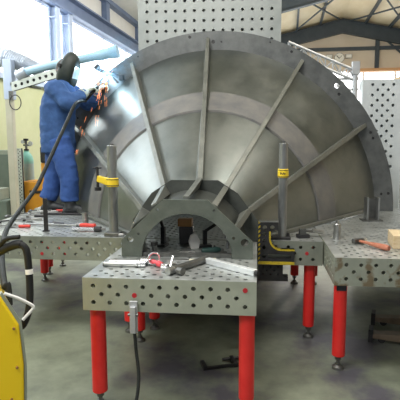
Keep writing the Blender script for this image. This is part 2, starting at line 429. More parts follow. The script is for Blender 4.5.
table('welding_table', 'perforated steel welding table on red legs, standing closest, under the half-round front plate', FX0, FY0, FX1, FY1,
      [(-.968, 2.70), (-.055, 2.70), (-.965, 3.68), (-.08, 3.66)], plugs=((-.715, .75), (-.065, .80)))
LX0, LX1, LY0, LY1 = -2.63, -1.035, 3.78, 5.40
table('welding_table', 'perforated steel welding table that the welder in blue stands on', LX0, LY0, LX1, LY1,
      [(-2.53, 5.27), (-1.10, 3.87), (-2.53, 3.87), (-1.10, 5.27)], plugs=((-1.8325, .70),), closed=False, front='table_shaded')
CX0, CX1, CY0, CY1 = -1.025, .53, 3.79, 5.85
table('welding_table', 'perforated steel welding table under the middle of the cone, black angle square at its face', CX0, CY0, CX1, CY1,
      [(.44, 3.90), (.44, 5.45), (-.9, 3.95), (-.9, 5.7)], plugs=((.4025, .75),), front='table_shaded')
RX0, RX1, RY0, RY1 = .54, 2.10, 3.26, 5.85
table('welding_table', 'perforated steel welding table with rust stained face, hammer and wood block on it', RX0, RY0, RX1, RY1,
      [(.60, 3.35, 1), (2.0, 3.35), (.66, 5.45), (2.0, 5.7)], front='table_rust')
table('welding_table', 'perforated steel welding table behind the welder carrying the end of the large ring', -2.70, 5.42, -1.035, 6.05,
      [(-2.6, 5.95), (-1.13, 5.95), (-2.6, 5.55), (-1.13, 5.55)])

# ------------------------------------------------------------------ the big half cone
AX = -.505
def pol(r, a, y): return Vector((AX + r * math.cos(a), y, T + r * math.sin(a)))
cone = thing('half_cone_hood', 'large grey steel half cone with radial ribs and outer ring on the tables', 'steel cone', (0, 0, 0))
YA, YB, RA, RB, RO, YR = 3.74, 5.58, .44, 1.86, 2.07, 5.58
cr = lambda y: RA + (RB - RA) * (y - YA) / (YB - YA)
E0 = .004
ring = MB()
n = 72; rs = []
def arcplate(mb, r0, r1, y0, y1, a0, a1, n, za=0):
    rr = []
    for i in range(n + 1):
        a = a0 + (a1 - a0) * i / n
        rr.append([pol(r0, a, y0), pol(r1, a, y0), pol(r1, a, y1), pol(r0, a, y1)])
    k = len(mb.v); mb.rings(rr, True, True, False)
arcplate(ring, RB - .012, RO, YR, YR + .03, E0 / RB, PI - E0 / RB, n)
rg = ring.build('outer_ring', 'ring', cone)
dr = MB(); rp = []
for a, r, rad in ((98.5, 2.03, .018), (117, 2.02, .012), (90.8, 1.95, .022), (88, 1.95, .012), (64.5, 2.02, .016), (46, 2.0, .03), (43.5, 1.95, .018), (27, 2.0, .016), (25, 2.0, .016), (6, 1.94, .016), (6, 2.02, .018), (72, 2.03, .01), (150, 2.0, .014), (147, 2.0, .014)):
    p = pol(r, math.radians(a), YR); dr.cyl(p + Vector((0, -.1, 0)), p + Vector((0, .15 if a == 46 else .02, 0)), rad, n=14)
    if a != 46: rp.append(MB().cyl(p + Vector((0, .006, 0)), p + Vector((0, .022, 0)), rad * .98, n=14))
cut(rg, dr)
for q in rp: q.build('hole_shade', 'black', rg)  # black discs added so the drilled holes look deep in shade
# sheet panels, six sectors
ang = [0, 30, 60, 90, 120, 150, 180]
def sheet(mb, a0, a1, y0, y1, lift0, lift1, n):
    rr = []
    for i in range(n + 1):
        a = a0 + (a1 - a0) * i / n
        rr.append([pol(cr(y0) + lift0, a, y0), pol(cr(y1) + lift0, a, y1), pol(cr(y1) + lift1, a, y1), pol(cr(y0) + lift1, a, y0)])
    mb.rings(rr, True, True, True)
for i in range(6):
    a0 = math.radians(ang[i]) + (E0 * 2 if i == 0 else 0); a1 = math.radians(ang[i + 1]) - (E0 * 2 if i == 5 else 0)
    b = MB(); sheet(b, a0, a1, YA, YB, -.012, 0, 16); b.build('cone_panel', 'cone', cone, angle=.5)
    b = MB(); g = .012
    sheet(b, a0 + g, a1 - g, 4.58, 4.83, .002, .022, 16)
    b.build('middle_band', 'band', cone, angle=.5)
# radial ribs
YF = 3.15
for i, d in enumerate(ang):
    a = math.radians(d)
    th = .042
    if d in (0, 180): a += (.022 if d == 0 else -.022)
    er = Vector((math.cos(a), 0, math.sin(a))); et = Vector((-math.sin(a), 0, math.cos(a)))
    h = .14 if d not in (0, 180) else .06
    prof = [(3.175, .415), (3.175, .43), (3.73, .515), (YR - .001, RB + h), (YR - .001, RB), (YA, RA), (3.70, .43)]
    if d in (0, 180): prof = [(3.76, RA + .02), (3.76, RA + .02 + h), (YR - .001, RB + h), (YR - .001, RB)]; th = .03
    O = Vector((AX, 0, T))
    b = MB()
    vs = [O + er * r + et * (-th / 2) + Vector((0, y, 0)) for y, r in prof] + [O + er * r + et * (th / 2) + Vector((0, y, 0)) for y, r in prof]
    if d == 90:                                                       # the crown rib stands a little askew
        vs = [v + et * (-.045 + .135 * min(max((v.z - T - .5) / 1.4, 0), 1)) * min(1, (v.z - T - .38) / .12) for v in vs]
    k = len(prof)
    b.add(vs, [tuple(range(k)), tuple(range(2 * k - 1, k - 1, -1))] + [(j, k + j, k + (j + 1) % k, (j + 1) % k) for j in range(k)])
    b.build('rib', 'rib', cone, bevel=.003)
# hub plate, faceted, and neck
def hexpt(r, k): return (r * math.cos(math.radians(ang[k])), r * math.sin(math.radians(ang[k])))
b = MB()
outer = [(.51, 0.004), (.51, .17), (.35, .39), (.19, .495), (-.19, .495), (-.35, .39), (-.51, .17), (-.51, .004)]
inner = [(.42 * math.cos(PI * k / 24), max(.004, .42 * math.sin(PI * k / 24))) for k in range(24, -1, -1)]
b.prism([(AX + x, T + z) for x, z in outer + inner], 3.72, 3.738)
b.build('hub_plate', 'hub', cone)
b = MB(); rr = []
for k in range(25):
    a = .012 + (PI - .024) * k / 24
    rr.append([pol(.335, a, 3.165), pol(.41, a, 3.72), pol(.42, a, 3.72), pol(.345, a, 3.165)])
b.rings(rr, True, True, True); b.build('neck', 'hub', cone, angle=.5)
# front plate with arch opening
FO = .02
outer = [(.458, .002), (.458, .118), (.15, .405), (-.165, .405), (-.458, .118), (-.458, .002)]
inner = [(.315 * math.cos(PI * k / 32), .005 + .305 * math.sin(PI * k / 32)) for k in range(32, -1, -1)]
inner = [(-.315, .002)] + inner + [(.315, .002)]
b = MB().prism([(AX + FO + x, T + z) for x, z in outer + inner], YF - .005, YF + .02)
fp = b.build('front_plate', 'flange', cone)
dr = MB()
for x, z, r in ((.40, .115, .027), (.325, .145, .011), (-.395, .125, .022), (.19, .335, .009), (-.20, .335, .009), (-.335, .165, .009)):
    dr.cyl((AX + FO + x, YF - .1, T + z), (AX + FO + x, YF + .08, T + z), r, n=18)
cut(fp, dr)
b = MB().box((AX - .33, 3.168, T + .001), (AX + .33, 3.20, T + .03)); b.build('sill_bar', 'dark_steel', cone)

# ------------------------------------------------------------------ perforated plates standing behind
def upright(name, label, x0, x1, y, h, m, pitch, stagger, r, sides=True):
    t = thing(name, label, 'clamping plate', (x0, y, 0)); W = x1 - x0; d = .2
    MB().holed((0, 0, 0), (1, 0, 0), (0, 0, 1), W, h, pitch, r, .03, stagger).build('plate', m, t, recalc=False)
    s = MB().box((0, .001, 0), (.03, d, h)).box((W - .03, .001, 0), (W, d, h)).box((.03, .001, h - .03), (W - .03, d, h)).box((.03, .12, .02), (W - .03, .125, h - .03))
    s.build('frame', m, t)
    MB().box((-.02, .01, -.0), (W + .02, d + .35, .03)).build('base_plate', m, t)
    return t
upright('angle_plate', 'tall grey perforated clamping plate rising behind the top of the cone', -1.57, .27, 6.2, 4.3, 'grey_plate', .123, False, .0195)
upright('angle_plate', 'pale perforated clamping plate standing beside the ring, lower than the other', 1.30, 1.80, 6.2, 2.43, 'white_plate', .128, True, .019)
t = thing('steel_bench', 'bluish grey steel block stand past the pale perforated plate', 'stand', (1.86, 6.25, 0))
MB().box((0, 0, 0), (.5, .4, 2.3)).build('body', 'lattice', t, bevel=.01); MB().box((-.01, -.01, 2.3), (.51, .41, 2.34)).build('top_plate', 'lattice', t)
# lattice boom and stand
def lattice(a, b, h, nseg, t, name):
    a = Vector(a); b = Vector(b); m = MB(); u = Vector((0, 0, h))
    m.tube([a, b], .02, 8, 1); m.tube([a + u, b + u], .02, 8, 1)
    for k in range(nseg):
        p = a.lerp(b, k / nseg); q = a.lerp(b, (k + 1) / nseg)
        m.tube([p, q + u] if k % 2 else [p + u, q], .011, 6, 1); m.tube([p, p + u], .011, 6, 1)
    return m.build(name, 'lattice', t)
t = thing('lattice_boom', 'galvanised lattice boom sloping behind the ring towards the pale plate', 'boom', (1.36, 7.0, 0))
MB().tube([(0, 0, 0), (0, 0, 2.75)], .035, 12, 1).build('post', 'lattice', t)
MB().box((-.2, -.2, 0), (.2, .2, .02)).build('base_plate', 'lattice', t)
lattice((-.95, 0, 2.93), (0, 0, 2.52), .14, 9, t, 'truss')
bb = MB()
for z in (2.40, 2.55): bb.tube([(-.45, .02, z), (.05, .02, z)], .018, 8, 1)
for x in (-.4, -.2): bb.cyl((x, -.02, 2.47), (x, .06, 2.47), .05, n=14)
bb.build('cross_rail', 'lattice', t)
MB().box((-.05, -.05, 2.6), (.05, .05, 2.78)).build('clamp_head', 'lattice', t)
t = thing('yellow_hoist_arm', 'pale yellow curved arm reaching in over the pale perforated plate', 'arm', (2.35, 7.2, 0))
MB().tube([(0, 0, 0), (0, 0, 2.4), (-.05, 0, 2.62), (-.30, 0, 2.55), (-.50, 0, 2.48)], [.05, .05, .05, .05, .04], 12, 5).build('arm', 'wood', t)
MB().box((-.2, -.2, 0), (.2, .2, .02)).build('base', 'lattice', t)

# ------------------------------------------------------------------ clamp posts
def clamp_post(x, y, top, r, label, side):
    t = thing('clamp_post', label, 'clamp', (x, y, T))
    p = MB().cyl((0, 0, .02), (0, 0, top - T), r, n=24); p.build('pole', 'post', t, bevel=.004)
    p = MB().lathe([(r * .55, top - T), (r * .55, top - T + .012)], n=16); p.build('pole_tip', 'dark_steel', t)
    if side:
        MB().box((-r * 1.5, -r * 1.9, 0.001), (r * 1.5, r * 1.3, .03)).build('base', 'dark_steel', t, bevel=.004)
        MB().cyl((r * 1.2, -r * 1.4, .015), (r * 2.6, -r * 1.4, .015), .012, n=10).build('base_screw', 'steel', t)
    else:
        MB().box((-.12, -.05, .001), (.07, .06, .022)).build('base', 'black', t, bevel=.004)
        MB().cyl((.05, 0, .02), (.05, 0, .05), .013, n=6).build('nut', 'black', t)
    return t
t = clamp_post(-1.235, 3.90, 1.62, .041, 'upright steel clamp post with yellow jaw on the table of the welder', True)
z = .46
c = MB().cyl((0, 0, z - .04), (0, 0, z + .035), .052, n=24)
c.build('yellow_collar', 'yellow_collar', t, bevel=.004)
MB().prism([(-.03, z - .035), (-.03, z + .03), (-.125, z + .055), (-.135, z + .005)], -.025, .025).build('jaw_arm', 'yellow_collar', t, bevel=.006)
MB().cyl((-.13, 0, z - .075), (-.13, 0, z + .13), .012, n=12).cyl((-.13, 0, z - .075), (-.13, 0, z - .045), .03, n=12).build('jaw_screw', 'black', t)
MB().cyl((-.165, 0, z + .12), (-.095, 0, z + .12), .008, n=8).build('screw_handle', 'black', t)
for zz in (-.028, .022):
    MB().cyl((0, 0, z + zz - .003), (0, 0, z + zz + .003), .0535, n=24, cap=True).build('collar_line', 'sticker', t)
t = clamp_post(.205, 3.88, 1.64, .036, 'upright steel clamp post with yellow collar beside the black angle square', False)
z = .545
c = MB().cyl((0, 0, z - .035), (0, 0, z + .035), .045, n=24); c.build('yellow_collar', 'yellow_collar', t, bevel=.004)
MB().cyl((0, 0, z + .024), (0, 0, z + .029), .0458, n=24).cyl((0, 0, z - .029), (0, 0, z - .024), .0458, n=24).build('collar_line', 'sticker', t)
mk = MB()                                                     # worn unreadable print on the collar
for k, a in enumerate((-2.1, -1.95, -1.75, -1.55, -1.4, -1.2)):
    p = Vector((.0452 * math.cos(a), .0452 * math.sin(a), z)); mk.box((-.003, -.001, -.009 + .003 * (k % 2)), (.003, .002, .009 - .004 * (k % 3)), Matrix.Translation(p) @ Matrix.Rotation(a + PI / 2, 4, 'Z'))
mk.build('collar_print', 'sticker', t)

# ------------------------------------------------------------------ black angle square
t = thing('angle_square', 'black L-shaped angle square edged in yellow hazard paint against the table face', 'angle square', (.012, 3.775, T))
q = [(.0, .185), (.0, -.205), (.33, -.205), (.33, -.075), (.20, -.075)] + [(.20 - .115 * math.sin(PI / 2 * k / 8) , .04 - .115 * math.cos(PI / 2 * k / 8)) for k in range(1, 9)] + [(.085, .12), (.175, .12), (.175, .185)]
q = [(.0, .185), (.0, -.205), (.33, -.205), (.33, -.065), (.21, -.065)] + [(.21 - .10 * math.sin(PI / 2 * k / 8), .035 - .10 * math.cos(PI / 2 * k / 8)) for k in range(1, 9)] + [(.11, .095), (.175, .12), (.175, .185)]
body = MB().prism([(x, z) for x, z in q], -.05, 0).build('body', 'black', t)
dr = MB()
for x, z, r in ((.055, .135, .022), (.125, .135, .022), (.05, .075, .018), (.05, .015, .018), (.05, -.05, .018), (.05, -.135, .016)):
    dr.cyl((x, -.1, z), (x, .05, z), r, n=16)
dr.box((.085, -.1, -.155), (.30, .05, -.115)); cut(body, dr)
ye = MB()
ye.box((-.004, -.052, -.21), (.014, .0, .19)).box((.014, -.052, -.21), (.33, -.0, -.182))
pts = [(.33, -.065), (.21, -.065)] + [(.21 - .10 * math.sin(PI / 2 * k / 8), .035 - .10 * math.cos(PI / 2 * k / 8)) for k in range(1, 9)] + [(.11, .10)]
for (a, b_), (c_, d_) in zip(pts[:-1], pts[1:]):
    v = Vector((c_ - a, d_ - b_)).normalized(); nx, nz = -v.y * .016, v.x * .016
    ye.prism([(a, b_), (c_, d_), (c_ + nx, d_ + nz), (a + nx, b_ + nz)], -.052, -.0)
e = ye.build('edge_paint', 'yellow_mark', t); e['label'] = 'worn yellow edge'
hz = MB()
for k in range(9): hz.prism([(-.005, -.19 + k * .042), (.015, -.175 + k * .042), (.015, -.155 + k * .042), (-.005, -.17 + k * .042)], -.0535, -.0522)
hz.build('hazard_stripe', 'sticker', t)
MB().box((.0, -.055, .186), (.18, .02, .196)).build('top_rim', 'steel', t)
pb = MB().holed((.0, .02, -.35), (1, 0, 0), (0, 0, 1), .23, .13, .07, .010, .02, True)
pb.build('perforated_block', 'black', t, recalc=False)
MB().box((0, .041, -.35), (.23, .06, -.19)).box((.0, .025, -.39), (.28, .12, -.345)).build('block_base', 'black', t)

t.scale = (.87, .87, .87)

# ------------------------------------------------------------------ clamps, hammers and bits on the tables
def bar_clamp(label, loc, rz, L=.30, handle='steel', group=None, rod='dark_steel'):
    t = thing('bar_clamp', label, 'clamp', loc, rz, group)
    MB().box((-L / 2, -.011, .003), (L / 2, .011, .015)).build('bar', rod, t, bevel=.002)
    MB().prism([(-L / 2, .0), (-L / 2 + .028, .0), (-L / 2 + .02, .02), (-L / 2, .02)], -.09, .014).build('fixed_jaw', rod, t, bevel=.003)
    MB().box((L * .15, -.085, .0), (L * .15 + .03, .02, .022)).build('sliding_jaw', rod, t, bevel=.003)
    MB().cyl((-L * .18, -.075, .012), (L * .15 + .09, -.075, .012), .008, n=10).build('spindle', 'steel', t)
    MB().cyl((L * .15 + .085, -.075, .0145), (L * .15 + .19, -.075, .0145), .0145, n=12).build('handle', handle, t, bevel=.004)
    MB().cyl((-L * .18 - .01, -.075, .012), (-L * .18, -.075, .012), .012, n=12).build('pad', 'steel', t)
    return t
def round_clamp(label, loc, rz, L=.22, handle='handle_pink'):
    t = thing('screw_clamp', label, 'clamp', loc, rz)
    MB().cyl((-L / 2, 0, .02), (L / 2, 0, .02), .011, n=12).build('spindle', 'steel', t)
    MB().lathe([(.008, 0), (.017, .004), (.02, .03), (.016, .07), (.019, .105), (.010, .115)], n=14, mx=Matrix.Translation((L / 2 - .12, 0, .02)) @ Matrix.Rotation(PI / 2, 4, 'Y')).build('handle', handle, t)
    MB().box((-L / 2 + .02, -.05, .0), (-L / 2 + .05, .016, .036)).build('jaw', 'dark_steel', t, bevel=.004)
    MB().cyl((-L / 2 - .012, 0, .02), (-L / 2, 0, .02), .018, n=14).build('pad', 'chrome', t)
    MB().cyl((-L / 2 + .06, -.06, .03), (-L / 2 + .03, .06, .045), .006, n=8).build('lever', 'chrome', t)
    return t
Z = T + .001
bar_clamp('bar clamp with pale red grip lying by the blue trouser leg', (-2.47, 5.22, Z), .25, .34, 'handle_red')
bar_clamp('bar clamp at the far rim of the table, near the orange cart', (-2.50, 5.02, Z), .55, .36)
bar_clamp('dark bar clamp behind the hose at the table corner', (-2.52, 4.80, Z), .2, .34, 'black')
bar_clamp('bar clamp under the hose, in front of the dark clamp', (-2.45, 4.52, Z), .6, .34, 'steel', rod='black')
bar_clamp('steel bar clamp at the front corner under the hose', (-2.38, 4.20, Z), .15, .4, 'handle_red')
bar_clamp('black bar clamp crossing beside the dark upright flat bar', (-2.08, 4.42, Z), -.2, .38, 'black', rod='steel')
tag(MB().cyl((-.20, 0, .012), (.20, 0, .012), .012, n=12).build('steel_rod', 'black', loc=(-2.13, 4.95, Z), rotz=.05), 'black rod lying in front of the boots of the welder', 'rod')
t = thing('socket_wrench', 'long steel bar wrench with red grip on the table of the welder', 'wrench', (-1.83, 4.26, Z), -.05)
MB().cyl((-.42, 0, .014), (.14, 0, .014), .010, n=12).build('shaft', 'steel', t)
MB().cyl((.12, 0, .02), (.19, 0, .02), .02, n=14).build('head', 'chrome', t); MB().cyl((.15, -.05, .02), (.15, .03, .02), .012, n=12).build('drive', 'dark_steel', t)
t = thing('chisel', 'red handled tool with short steel tip beside the upright steel tube', 'hand tool', (-1.60, 4.21, Z), -.08)
MB().lathe([(.012, 0), (.02, .01), (.022, .06), (.018, .12), (.022, .15), (.008, .16)], n=14, mx=Matrix.Translation((-.06, 0, .022)) @ Matrix.Rotation(PI / 2, 4, 'Y')).build('grip', 'handle_red', t)
MB().cyl((-.13, 0, .022), (-.06, 0, .022), .009, n=10).build('tip', 'steel', t)
tag(MB().lathe([(.029, 0), (.029, .105), (.033, .106), (.033, .12), (.026, .121), (.026, .02)], n=18).build('steel_tube', 'steel', loc=(-1.66, 4.36, Z)), 'short steel tube standing behind the red handled tool', 'tube')
t = thing('stub_clamp', 'short chrome spindle clamp lying near the yellow jaw post', 'clamp', (-1.50, 4.03, Z), -.05)
MB().cyl((-.16, 0, .02), (.06, 0, .02), .018, n=14).build('sleeve', 'chrome', t); MB().cyl((.05, 0, .024), (.11, 0, .024), .024, n=14).build('knob', 'black', t)
MB().cyl((.11, 0, .024), (.15, 0, .024), .012, n=10).build('end', 'dark_steel', t)
t = thing('stop_bar', 'dark flat bar standing upright near the front edge before the welder', 'bar', (-1.885, 3.99, Z), .2)
MB().box((-.03, -.006, 0), (.03, .006, .012)).build('foot', 'black', t); MB().box((-.019, -.005, .012), (.019, .005, .30)).build('blade', 'black', t, bevel=.002)
# front table
for dy, dx, lab in ((0, 0, 'steel spindle with knurled chrome end, front one of the pair by the arch corner'), (.055, .02, 'steel spindle with knurled chrome end, rear one of the pair by the arch corner')):
    t = thing('threaded_spindle', lab, 'spindle', (-.86 + dx, 2.88 + dy, Z), .03)
    MB().cyl((-.12, 0, .017), (.10, 0, .017), .0145, n=14).build('rod', 'steel', t)
    k = MB()
    for i in range(4): k.cyl((.09 + i * .016, 0, .022), (.102 + i * .016, 0, .022), .022, n=14)
    k.cyl((.09, 0, .022), (.15, 0, .022), .016, n=12); k.build('knurled_end', 'chrome', t)
    MB().cyl((-.125, 0, .017), (-.12, 0, .017), .017, n=12).build('end_cap', 'dark_steel', t)
t = thing('ring_clamp', 'chrome ring shaped clamp leaning on the two spindles', 'clamp', (-.665, 2.93, Z), .5)
r_ = MB(); rr = [Vector((.038 * math.cos(2 * PI * k / 20), 0, .045 + .038 * math.sin(2 * PI * k / 20))) for k in range(21)]
r_.tube(rr, .007, 8, 1).build('ring', 'chrome', t)
r_ = MB(); r_.cyl((0, -.05, .012), (0, .05, .012), .011, n=10).build('pin', 'dark_steel', t)
round_clamp('screw clamp with pinkish red handle in the middle of the front worktop', (-.60, 2.87, Z), PI - .75, .24)
t = thing('tee_clamp', 'chrome tee handled clamp at the near edge, below the pinkish red handle', 'clamp', (-.515, 2.765, Z), -.6)
MB().cyl((-.09, 0, .02), (.06, 0, .02), .013, n=12).build('spindle', 'chrome', t)
MB().cyl((-.02, 0, .02), (-.05, .06, .085), .007, n=10).build('tee_bar', 'chrome', t)
MB().cyl((.05, 0, .024), (.09, 0, .024), .024, n=14).build('knob', 'dark_steel', t); MB().box((-.01, -.035, .0), (.03, .035, .03)).build('jaw', 'dark_steel', t, bevel=.003)
t = thing('pipe_offcut', 'dark steel pipe lying aslant in front of the arch', 'pipe', (-.43, 2.88, Z), 1.03)
MB().cyl((-.19, 0, .024), (.19, 0, .024), .022, n=16).build('pipe', 'dark_steel', t); MB().cyl((-.2, 0, .024), (-.15, 0, .024), .024, n=16).build('pipe_collar', 'steel', t)
t = thing('square_bar', 'bright steel square bar pointing to the near right corner of the front table', 'bar', (-.16, 2.875, Z), -.70)
MB().box((-.22, -.019, 0), (.20, .019, .038)).build('bar', 'bright', t, bevel=.004); MB().prism([(-.22, .004), (-.30, .012), (-.30, .022), (-.22, .034)], -.012, .012).build('tip', 'steel', t)
MB().cyl((.20, 0, .019), (.22, 0, .019), .016, n=12).build('end_plug', 'black', t)
tag(MB().box((-.17, -.02, 0), (.17, .02, .012)).build('flat_bar', 'steel', loc=(-.60, 3.055, Z), rotz=.02, bevel=.002), 'flat steel strip lying along the sill of the arch', 'bar')
tag(MB().box((-.09, -.016, 0), (.09, .016, .02)).build('flat_bar', 'post_tan', loc=(-.36, 3.05, Z), rotz=.25, bevel=.002), 'tan painted short strip behind the dark pipe', 'bar')
# inside the arch
t = thing('angle_block', 'brown block standing on a dark vice under the arch', 'block', (-.56, 3.62, Z))
MB().box((-.05, -.04, 0), (.06, .05, .14)).build('vice', 'black', t, bevel=.006); MB().box((-.06, -.04, .14), (.05, .04, .20)).build('block', 'brown', t, bevel=.004)
tag(MB().prism([(-.03, 0), (.03, .0), (.04, .06), (.01, .12), (-.03, .10), (-.045, .05)], -.02, .02).build('crumpled_paper', 'paper', loc=(-.47, 3.45, Z), rotz=.3, bevel=.004), 'crumpled white paper beside the dark vice under the arch', 'paper')
t = thing('toggle_clamp', 'black toggle clamp under the arch, beside the white paper', 'clamp', (-.40, 3.50, Z), .4)
MB().box((-.05, -.03, 0), (.05, .03, .02)).build('base', 'black', t); MB().box((-.012, -.015, .02), (.018, .015, .13)).build('upright', 'black', t, bevel=.003); MB().cyl((0, 0, .12), (.1, .02, .17), .012, n=10).build('lever', 'black', t)
t = thing('toggle_clamp', 'black toggle clamp under the arch, on the welder side', 'clamp', (-.72, 3.50, Z), 1.4)
MB().box((-.05, -.03, 0), (.05, .03, .02)).build('base', 'dark_steel', t); MB().box((-.014, -.015, .02), (.02, .015, .15)).build('upright', 'black', t, bevel=.003); MB().cyl((0, 0, .14), (.08, .05, .19), .012, n=10).build('lever', 'black', t); MB().cyl((.07, 0, .02), (.07, 0, .06), .018, n=12).build('knob', 'steel', t)
t = thing('hand_grinder', 'dark green hand grinder lying under the arch', 'grinder', (-.33, 3.30, Z), .45)
MB().lathe([(.02, 0), (.03, .02), (.028, .12), (.033, .15), (.02, .2)], n=14, mx=Matrix.Translation((-.1, 0, .034)) @ Matrix.Rotation(PI / 2, 4, 'Y')).build('body', 'greentool', t)
MB().cyl((.12, 0, .0), (.12, 0, .035), .02, n=12).cyl((.12, 0, 0), (.12, 0, .006), .055, n=20).build('disc', 'dark_steel', t)
MB().cyl((.07, 0, .04), (.07, .09, .05), .012, n=10).build('side_handle', 'black', t)
t.scale = (.7, .7, .7)
t = thing('pin_bolt', 'chrome bolt standing under the arch near its end foot', 'bolt', (-.22, 3.46, Z))
MB().cyl((0, 0, 0), (0, 0, .08), .012, n=12).build('shank', 'chrome', t); MB().cyl((0, 0, .08), (0, 0, .11), .024, n=6).build('head', 'chrome', t)
t = thing('pin_bolt', 'dull steel bolt standing by the welder side foot of the arch', 'bolt', (-.745, 3.30, Z))
MB().cyl((0, 0, 0), (0, 0, .05), .016, n=12).build('shank', 'steel', t); MB().cyl((0, 0, .05), (0, 0, .075), .026, n=6).build('head', 'dark_steel', t)
tag(MB().cyl((-.12, 0, .012), (.12, 0, .012), .012, n=12).build('steel_rod', 'steel', loc=(-.56, 3.25, Z), rotz=.12), 'bare steel rod lying across the arch opening', 'rod')
# right table
t = thing('hammer', 'hammer with worn reddish wooden handle lying before the steel tube', 'hammer', (.83, 3.68, Z), -1.0)
MB().lathe([(.010, 0), (.011, .06), (.014, .12), (.021, .2), (.024, .27), (.018, .30)], n=12, mx=Matrix.Translation((-.06, 0, .024)) @ Matrix.Rotation(PI / 2, 4, 'Y')).build('handle', 'wood_red', t)
MB().box((-.085, -.055, .006), (-.05, .05, .042)).build('head', 'dark_steel', t, bevel=.005); MB().cyl((-.068, .05, .024), (-.068, .075, .024), .02, n=14).build('striking_face', 'chrome', t)
tag(MB().lathe([(.030, 0), (.030, .125), (.026, .13), (.012, .13), (.012, .16), (.001, .16)], n=18).build('steel_cylinder', 'steel', loc=(.655, 3.90, Z)), 'bright steel pin standing upright at the table corner', 'pin')
tag(MB().box((-.10, -.14, 0), (.10, .14, .10)).build('wood_block', 'wood', loc=(1.13, 3.70, Z), rotz=-.12, bevel=.004), 'pale wooden block lying beside the hammer', 'block')
t = thing('holding_bracket', 'grey U-shaped bracket holding the foot of the ring', 'bracket', (1.16, 4.90, Z), .1)
MB().box((-.10, -.07, 0), (.10, .07, .012)).build('base', 'dark_steel', t)
for x in (-.06, .05): MB().box((x, -.05, .012), (x + .018, .06, .24)).build('upright', 'post', t, bevel=.002)
MB().box((-.046, .035, .012), (.05, .05, .22)).build('web', 'dark_steel', t)
t = thing('toggle_clamp', 'dark toggle clamp lying on the bench behind the bright steel pin', 'clamp', (.40, 3.94, Z), .25)
MB().box((-.07, -.035, 0), (.03, .035, .03)).build('base', 'black', t, bevel=.004); MB().box((-.05, -.02, .03), (.0, .02, .075)).build('upright', 'dark_steel', t); MB().cyl((-.02, 0, .06), (.17, .03, .035), .011, n=10).build('lever', 'dark_steel', t); MB().cyl((.07, .015, .055), (.17, .03, .035), .016, n=10).build('grip', 'steel', t)

# earth clamp hanging at the front table face
t = thing('earth_clamp', 'pale steel earth clamp gripping the front table face, cable hanging down', 'clamp', (-.715, 2.60, .705))
MB().box((-.024, -.012, -.175), (.024, .002, .02)).build('jaw_plate', 'lattice', t, bevel=.004)
MB().box((-.016, -.03, -.17), (.016, -.012, -.01)).build('lever', 'lattice', t, bevel=.003)
MB().cyl((-.03, -.018, -.06), (.03, -.018, -.06), .008, n=10).build('pivot', 'dark_steel', t)
MB().tube([(.005, -.012, -.17), (.015, -.02, -.28), (.035, -.05, -.42), (.03, -.1, -.55), (.0, -.17, -.66), (-.06, -.32, -.69)], .010, 10, 5).build('cable', 'hose', t)

# ------------------------------------------------------------------ floor level
t = thing('pallet_truck', 'dark pallet truck forks low on the floor under the rust stained table', 'pallet truck', (1.0, 4.08, 0), -.28)
for y in (-.2, .2):
    f = MB().prism([(.02, .07), (.0, .05), (.02, .035), (.3, .03), (1.35, .03), (1.35, .10), (.3, .10)], y - .05, y + .05).build('fork', 'fork', t, bevel=.006)
    MB().cyl((.10, y - .035, .032), (.10, y + .035, .032), .032, n=14).build('roller', 'black', f)
    MB().box((-.005, y - .055, .0), (.03, y + .055, .11)).build('tip_plate', 'black', f)
MB().box((1.35, -.25, .03), (1.5, .4, .35)).build('head', 'fork', t, bevel=.01)
MB().cyl((1.42, .05, .08), (1.42, .10, .08), .08, n=18).build('wheel', 'black', t)
MB().tube([(1.43, .075, .33), (1.6, .075, 0.5), (1.75, .075, .6)], .02, 10, 3).build('handle', 'black', t)
t = thing('floor_clamp', 'black bar clamp dropped on the floor under the front table', 'clamp', (-.22, 3.28, 0), .35)
MB().box((-.16, -.012, .004), (.14, .012, .02)).build('bar', 'black', t); MB().box((-.17, -.012, .0), (-.14, .10, .03)).build('fixed_jaw', 'black', t, bevel=.003)
MB().box((.06, -.02, .0), (.09, .11, .035)).build('sliding_jaw', 'black', t, bevel=.003); MB().cyl((.0, .09, .02), (.22, .09, .02), .012, n=10).build('spindle', 'black', t)

# yellow machine
YA_ = math.radians(35)
t = thing('welding_machine', 'bright yellow welding machine cabinet standing at the near corner', 'welding machine', (-1.095, 2.0, 0), YA_)
pg = [(-.60, .06), (-.012, .06), (-.0, .25), (.012, .60), (.0, .80), (-.075, .955), (-.30, .985), (-.60, .985)]
MB().prism(pg, 0, .5).build('cabinet', 'yellow', t, bevel=.012)
pg2 = [(-.012, .05), (.004, .05), (.012, .25), (.026, .60), (.012, .81), (-.065, .965), (-.075, .955), (.0, .80), (.014, .6), (.0, .25)]
tag(MB().prism(pg2, .01, .04).build('edge_trim', 'cabinet', t), 'grey edge strip')
MB().box((-.58, .02, 0), (-.03, .48, .06)).build('plinth', 'black', t)
sp = MB()
for x, z in ((-.025, .79), (-.02, .60), (-.05, .45)): sp.cyl((x, -.012, z), (x, .01, z), .006, n=10)
sp.build('screw', 'brown', t)
MB().tube([(-.055, .02, .955), (.0, .02, .925), (.055, .02, .885), (.068, .02, .868), (.055, .02, .850), (.018, .02, .815)], .0075, 10, 4).build('handle', 'white_paint', t)
